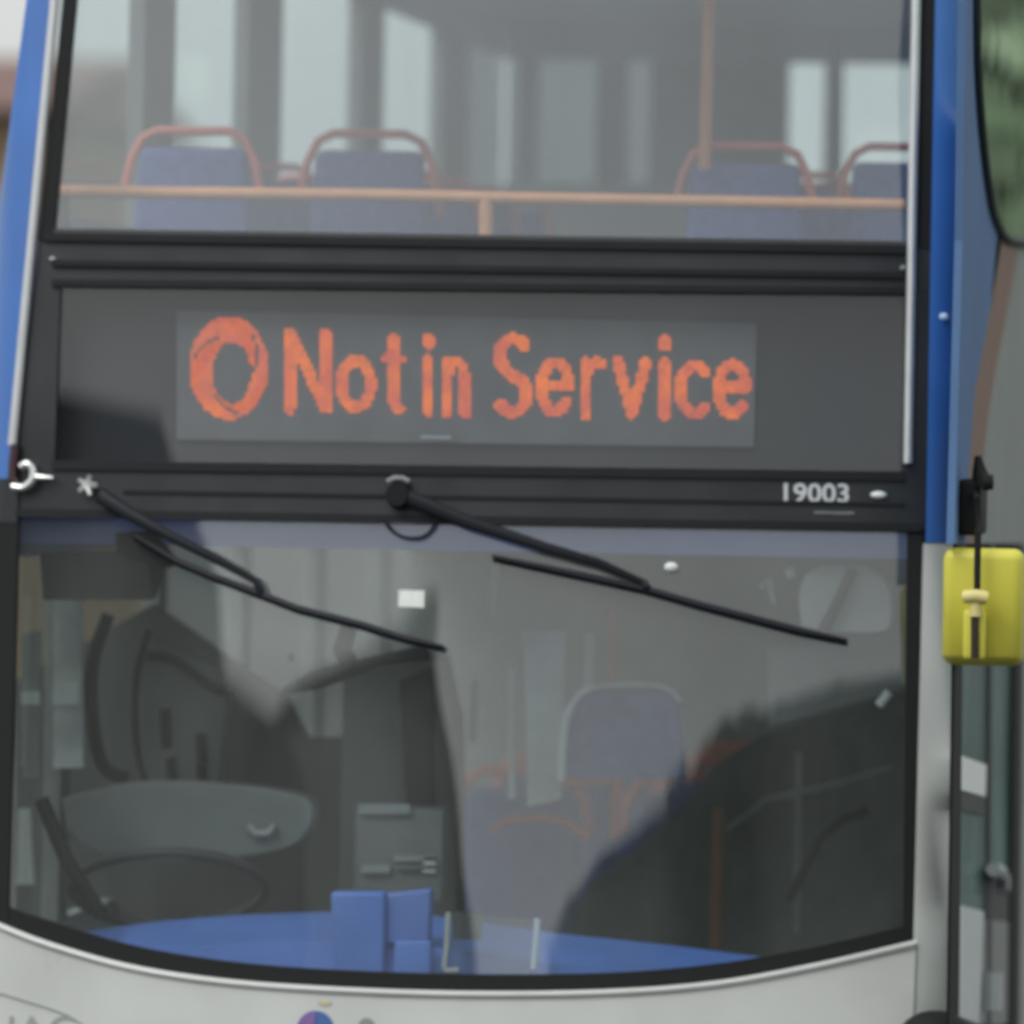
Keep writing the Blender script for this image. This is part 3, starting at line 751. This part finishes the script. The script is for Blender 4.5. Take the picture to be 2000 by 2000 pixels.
# steering wheel and cowl
cw = soft('instrument_cowl', smooth_pl([(120, 1560), (250, 1530), (420, 1530), (600, 1560), (590, 1640), (500, 1672), (330, 1682), (190, 1670), (130, 1620)], 30), 0.72, 0.12, M_mdgrey, bus, 0.012)
tube('instrument_lamp', [atY(x, y, 0.7) for x, y in [(485, 1612), (498, 1628), (524, 1628), (536, 1612)]], 0.010, M_ltgrey, cw, 8)
ring = []
for k in range(37):
    an = k / 36 * math.tau
    ring.append((330 + 190 * math.cos(an), 1735 + 70 * math.sin(an), 0.62 + 0.12 * math.sin(an)))
tube('steering_wheel', [atY(*p) for p in ring], 0.014, M_dkgrey, bus, 10)
# mirror bracket inside the windscreen
ib = tube('interior_mirror', [atY(x, y, 0.3) for x, y in [(552, 1352), (620, 1326), (690, 1306), (740, 1290), (835, 1274)]], [0.010, 0.026, 0.022, 0.014, 0.022], M_rubber, bus, 10, 0.6)
tube('mirror_stalk', [atY(x, y, 0.3) for x, y in [(688, 1304), (668, 1270), (682, 1222)]], [0.022, 0.026, 0.022], M_rubber, ib, 8)
lens('screen_sensor', 569, 1283, 7, 10, M_dkgrey, off=-0.03)
# ticket machine column
tm = box('ticket_machine', tuple(atY(690, 1760, 0.85)), tuple(Vector(atY(866, 1580, 0.85)) + Vector((0, 0.15, 0))), M_mdgrey, bus, 0.01)
for (x0, y0, x1, y1, m_) in [(700, 1570, 800, 1590, M_ltgrey), (770, 1672, 850, 1682, M_ltgrey), (770, 1690, 850, 1698, M_mdgrey), (826, 1674, 850, 1704, M_paper), (705, 1690, 760, 1705, M_ltgrey)]:
    quad('machine_key', [(x0, y0), (x1, y0), (x1, y1), (x0, y1)], 0.83, m_, 0.01, tm)
tube('screen_pillar', [atY(x, y, 1.3) for x, y in [(868, 1280), (896, 1400), (900, 1600), (898, 1780)]], 0.014, M_dkgrey, bus, 8)
quad('cab_post', [(780, 1330), (846, 1300), (850, 1720), (800, 1720)], 1.45, M_rubber, 0.03)
# white grab pole and opaque panels behind, a window's daylight painted pale
pole(1000, 1300, 1000, 1560, 1.4, 0.0105, M_paper)
pole(928, 1330, 922, 1450, 1.6, 0.012, M_ltgrey)
pole(967, 1100, 962, 1200, 1.5, 0.008, M_paper, 'roof_bracket')
quad('doorway_daylight_panel', [(1022, 1232), (1104, 1232), (1096, 1560), (1030, 1575)], 1.2, mat('painted_doorway_daylight', (0.55, 0.62, 0.60), 0.6, var=0.3, vscale=6), 0.02)
quad('doorway_daylight_panel', [(1142, 1236), (1160, 1236), (1158, 1345), (1140, 1345)], 1.1, M_ltgrey, 0.02)

# dashboard shelf: top edge and the sloping blue face
DT = [(150, 1822), (300, 1800), (480, 1786), (660, 1780), (870, 1790), (1080, 1822), (1300, 1845), (1545, 1876)]
def dash():
    pts = []
    n = 40
    for r, (Y, dy) in enumerate(((0.42, 0), (0.20, 60), (0.13, 120), (0.13, 300))):
        row = []
        for c_ in range(n + 1):
            x, y = poly_at(DT, c_ / n)
            p = atY(x, y, 0.50)
            q = front(x, y + dy, -0.10)
            if r == 0: row.append(p)
            else: row.append(Vector((p.x, max(q.y, 0.04), q.z)))
        pts.append(row)
    bm = bmesh.new(); grid_solid(bm, pts, (0, 0.02, -0.02))
    return link('dashboard', bm, M_dash, bus, True)
dash()
soft('blue_cup', [(645, 1742), (752, 1742), (748, 1925), (652, 1925)], 0.075, 0.07, M_dash, bus, 0.012)
soft('blue_console', [(752, 1745), (842, 1736), (838, 1845), (752, 1845)], 0.10, 0.06, mat('deep_blue_plastic', (0.12, 0.22, 0.60), 0.5), bus, 0.01)
soft('blue_console', [(770, 1838), (842, 1838), (840, 1925), (768, 1925)], 0.07, 0.02, M_dash, bus, 0.008)
tube('dash_corner', [atY(x, y, 0.3) for x, y in [(80, 1560), (130, 1680), (200, 1790)]], 0.02, M_rubber, bus, 8)
# card holder behind the glass
ch = quad('card_holder', [(876, 1784), (1050, 1796), (1044, 1900), (872, 1900)], 0.05, G_thin, 0.004)
tube('holder_edge', [front(x, y, -0.02) for x, y in [(876, 1782), (872, 1850), (867, 1890), (872, 1896), (896, 1895)]], 0.007, M_ltgrey, bus, 8)
tube('holder_edge', [front(x, y, -0.02) for x, y in [(1050, 1794), (1046, 1850), (1042, 1892)]], 0.0085, mat('pale_blue_edge', (0.40, 0.50, 0.62), 0.5), bus, 8)
quad('holder_card', [(882, 1780), (942, 1786), (940, 1835), (884, 1835)], 0.09, M_dkgrey, 0.004)
# convex passenger mirror at upper right, and light smudges painted as pale bits
pm = soft('passenger_mirror', smooth_pl([(1566, 1225), (1560, 1160), (1585, 1112), (1650, 1104), (1700, 1112), (1735, 1150), (1738, 1222), (1700, 1236), (1620, 1234), (1566, 1225)][:-1], 30), 0.45, 0.04, M_ltgrey, bus, 0.006)
tube('mirror_brace', [atY(x, y, 0.42) for x, y in [(1606, 1232), (1640, 1170), (1666, 1110)]], 0.014, M_dkgrey, pm, 8)
quad('door_gear_cover', [(1500, 1270), (1790, 1240), (1790, 1335), (1640, 1380), (1500, 1420)], 0.8, M_mdgrey, 0.03)
tube('painted_light_smudge', [atY(x, y, 0.5) for x, y in [(1486, 1150), (1500, 1130), (1512, 1180)]], [0.010, 0.012, 0.004], M_ltgrey, bus, 6)
tube('painted_light_smudge', [atY(x, y, 0.5) for x, y in [(1540, 1110), (1546, 1128)]], 0.012, M_paper, bus, 6)
tube('door_lamp', [atY(x, y, 0.6) for x, y in [(1716, 1378), (1736, 1352)]], 0.012, M_paper, bus, 6)
# white sticker and small round one on the windscreen
patch('screen_sticker', [(779, 1152), (829, 1154)], [(778, 1185), (828, 1187)], M_paper, bus, off=0.002, thick=0.0015, nx=3, ny=2)
lens('screen_lamp', 1311, 1108, 14, 10, M_paper, off=0.004)

# ------------------------------------------------------------------ far house at the left
hy = 45
house = empty('brick_house')
tag(house, 'distant brown house with a tiled roof beyond the bus at the left edge', 'house')
M_wall = mat('brown_wall', (0.27, 0.20, 0.13), 0.9, var=0.3, vscale=3, bump=0.4, bscale=10)
M_roof = mat('roof_tiles', (0.20, 0.12, 0.11), 0.9, var=0.25, vscale=5)
p = atY(60, 136, hy); e = atY(60, 205, hy)
rz, ez = p.z, e.z
XR = atY(36, 136, hy).x - p.x + 0.3
bm = bmesh.new(); box_bm(bm, (p.x - 14, hy, 0), (p.x + XR - 0.3, hy + 8, ez)); link('wall', bm, M_wall, house)
bm = bmesh.new()
v = [bm.verts.new(c_) for c_ in [(p.x - 14.3, hy - 0.3, ez - 0.05), (p.x + XR, hy - 0.3, ez - 0.05), (p.x + XR, hy + 8.3, ez - 0.05), (p.x - 14.3, hy + 8.3, ez - 0.05), (p.x - 14.3, hy + 4, rz + 0.3), (p.x + XR, hy + 4, rz + 0.3)]]
for f in ((0, 1, 5, 4), (2, 3, 4, 5), (0, 4, 3), (1, 2, 5), (0, 3, 2, 1)): bm.faces.new([v[i] for i in f])
link('roof', bm, M_roof, house)


# ------------------------------------------------------------------ yard around the camera, mirrored in the glass
def building(name, outline, y0, y1, m_wall, m_roof, label, cat):
    """outline: wall heights and roof line seen from the bus, x and z"""
    root = empty(name); tag(root, label, cat)
    bm = bmesh.new()
    P = [(outline[0][0], 0)] + outline + [(outline[-1][0], 0)]
    A = [bm.verts.new((x, y0, z)) for x, z in P]; B = [bm.verts.new((x, y1, z)) for x, z in P]
    bm.faces.new(A); bm.faces.new(B[::-1])
    for i in range(len(P)): bm.faces.new((A[i], B[i], B[(i + 1) % len(P)], A[(i + 1) % len(P)]))
    link('wall', bm, m_wall, root)
    for (xa, za), (xb, zb) in zip(outline, outline[1:]):
        bm = bmesh.new()
        v = [bm.verts.new(c) for c in ((xa, y0 + 0.4, za + 0.02), (xb, y0 + 0.4, zb + 0.02), (xb, y1 - 0.4, zb + 0.02), (xa, y1 - 0.4, za + 0.02))]
        v2 = [bm.verts.new(q.co + Vector((0, 0, 0.18))) for q in v]
        bm.faces.new(v); bm.faces.new(v2[::-1])
        for i in range(4): bm.faces.new((v[i], v2[i], v2[(i + 1) % 4], v[(i + 1) % 4]))
        link('roof', bm, m_roof, root)
    return root
M_dkbrick = mat('dark_brick', (0.10, 0.085, 0.075), 0.9, var=0.3, vscale=1.2)
M_slate = mat('slate', (0.04, 0.043, 0.048), 0.8, var=0.2, vscale=2)
hall = building('depot_building', [(-95, 13.6), (-42, 13.6), (-25.6, 12.95), (-19.7, 12.45), (-19.6, 10.95), (-17.0, 10.35), (-15.7, 10.2), (-13.6, 9.9), (-12.9, 9.7), (-12.1, 9.3), (-11.6, 8.0)], -40, -58, M_dkbrick, M_slate,
                'dark brick depot building with a stepped slate roof behind the camera, mirrored in the windscreen', 'building')
for k in range(10):
    box('window', (-44 + k * 2.9, -39.99, 4.2), (-42.8 + k * 2.9, -39.9, 6.0), G_thin, hall)

def tree(name, cx, cy, lobes, trunk_h, n, leaf, m_leaf, m_bark, label, seed):
    rnd = random.Random(seed)
    root = empty(name, (cx, cy, 0)); tag(root, label, 'tree')
    bm = bmesh.new()
    tube_bm(bm, [Vector((0, 0, 0)), Vector((0.1, 0, trunk_h * 0.5)), Vector((0, 0.1, trunk_h))], [0.45, 0.36, 0.25], 10)
    for (lx, ly, lz, rr) in lobes:
        tube_bm(bm, [Vector((0, 0.05, trunk_h * 0.85)), Vector((lx * 0.5, ly * 0.5, (trunk_h + lz) / 2 + 0.2)), Vector((lx, ly, lz))], [0.2, 0.12, 0.04], 7)
    link('trunk', bm, m_bark, root, True)
    bm = bmesh.new()
    for i in range(n):
        lx, ly, lz, rr = rnd.choice(lobes)
        d = Vector((rnd.gauss(0, 1), rnd.gauss(0, 1), rnd.gauss(0, 1))).normalized() * rr * rnd.uniform(0.3, 1.0) ** 0.5
        c = Vector((lx, ly, lz)) + Vector((d.x, d.y, d.z * 0.8))
        q = Vector((rnd.gauss(0, 1), rnd.gauss(0, 1), rnd.gauss(0, 1))).to_track_quat('Z', 'Y')
        s_ = leaf * rnd.uniform(0.6, 1.4)
        bm.faces.new([bm.verts.new(c + q @ Vector(p_) * s_) for p_ in ((-1, -0.5, 0), (0.2, -0.6, 0.15), (1, 0, 0), (0.2, 0.6, 0.15), (-1, 0.5, 0))])
    link('crown', bm, m_leaf, root)
    return root
M_leaf = mat('dark_leaves', (0.035, 0.055, 0.028), 0.7, var=0.35, vscale=0.8)
M_leaf2 = mat('light_leaves', (0.30, 0.42, 0.26), 0.6, var=0.45, vscale=0.9)
M_bark = mat('bark', (0.06, 0.05, 0.04), 0.9, var=0.2, bump=0.5)
M_midwall = mat('grey_render', (0.44, 0.45, 0.44), 0.9, var=0.15, vscale=1.5)
building('added_annex', [(-14.3, 10.05), (-12.6, 10.28), (-11.0, 10.40), (-9.2, 10.55), (-6.5, 10.6), (-5.9, 9.8), (-5.1, 8.9), (-4.8, 7.9), (-4.8, 5.0)], -41, -52, M_midwall, M_slate, 'unseen grey annex added behind the camera to dim the windscreen reflection', 'building')  # unseen annex added to dim the sky reflected in the windscreen
building('brick_warehouse', [(-0.5, 7.6), (0, 7.95), (0.8, 8.35), (2.8, 8.7), (4.5, 8.9), (5.3, 9.25), (7.3, 9.45), (9.2, 9.65), (12.7, 9.95), (20, 10.7), (34, 11.2)], -40, -60, M_dkbrick, M_slate,
         'dark brick warehouse with sloping roof behind the camera, mirrored in the windscreen right side', 'building')
tree('broad_tree', 9.5, -64, [(-2.2, 0, 8.2, 2.4), (-0.5, 0, 9.2, 2.4), (2.5, 0, 9.6, 2.9), (6, 0, 10.1, 2.6), (9.5, 0, 10.6, 2.6), (-7, 0, 5.2, 2.4), (-3, 0, 5.4, 2.8), (2, 0, 6.4, 3.0), (8, 0, 6.4, 3.0)], 5.5, 12000, 0.34, M_leaf, M_bark,
     'wide dark leafy tree standing behind the brick warehouse', 3)
tree('added_tree', 6, -37, [(-5.8, 0, 6.6, 1.3), (-4.6, 0, 7.0, 1.4), (-3.0, 0, 7.3, 1.4), (-1.6, 0, 7.6, 1.5), (0.2, 0, 8.0, 1.5), (2, 0, 7.9, 1.7), (4.5, 0, 8.0, 1.9), (7.5, 0, 8.1, 2.0), (-4, 0, 5.2, 1.9), (0, 0, 5.4, 2.2), (4, 0, 5.6, 2.4)], 3.6, 9000, 0.16, mat('olive_leaves', (0.075, 0.085, 0.05), 0.7, var=0.4, vscale=0.7), M_bark,
     'unseen olive green tree added before the warehouse to mottle its reflection', 8)  # unseen tree added to break up the dark reflection
tree('green_tree', 7.5, 36, [(-4.2, 0, 4.0, 2.4), (-3.0, 1, 7.0, 2.4), (0, 0, 5.5, 3.2), (0, 1, 9.0, 2.8), (3.5, 0, 6.5, 3.2), (-2.5, 0, 2.4, 2.0), (-3.5, 2, 9.5, 2.4), (-1.5, 1, 12, 2.4)], 4.0, 9000, 0.30, M_leaf2, M_bark,
     'green leafy tree beyond the bus, mirrored in its upper side window', 5)
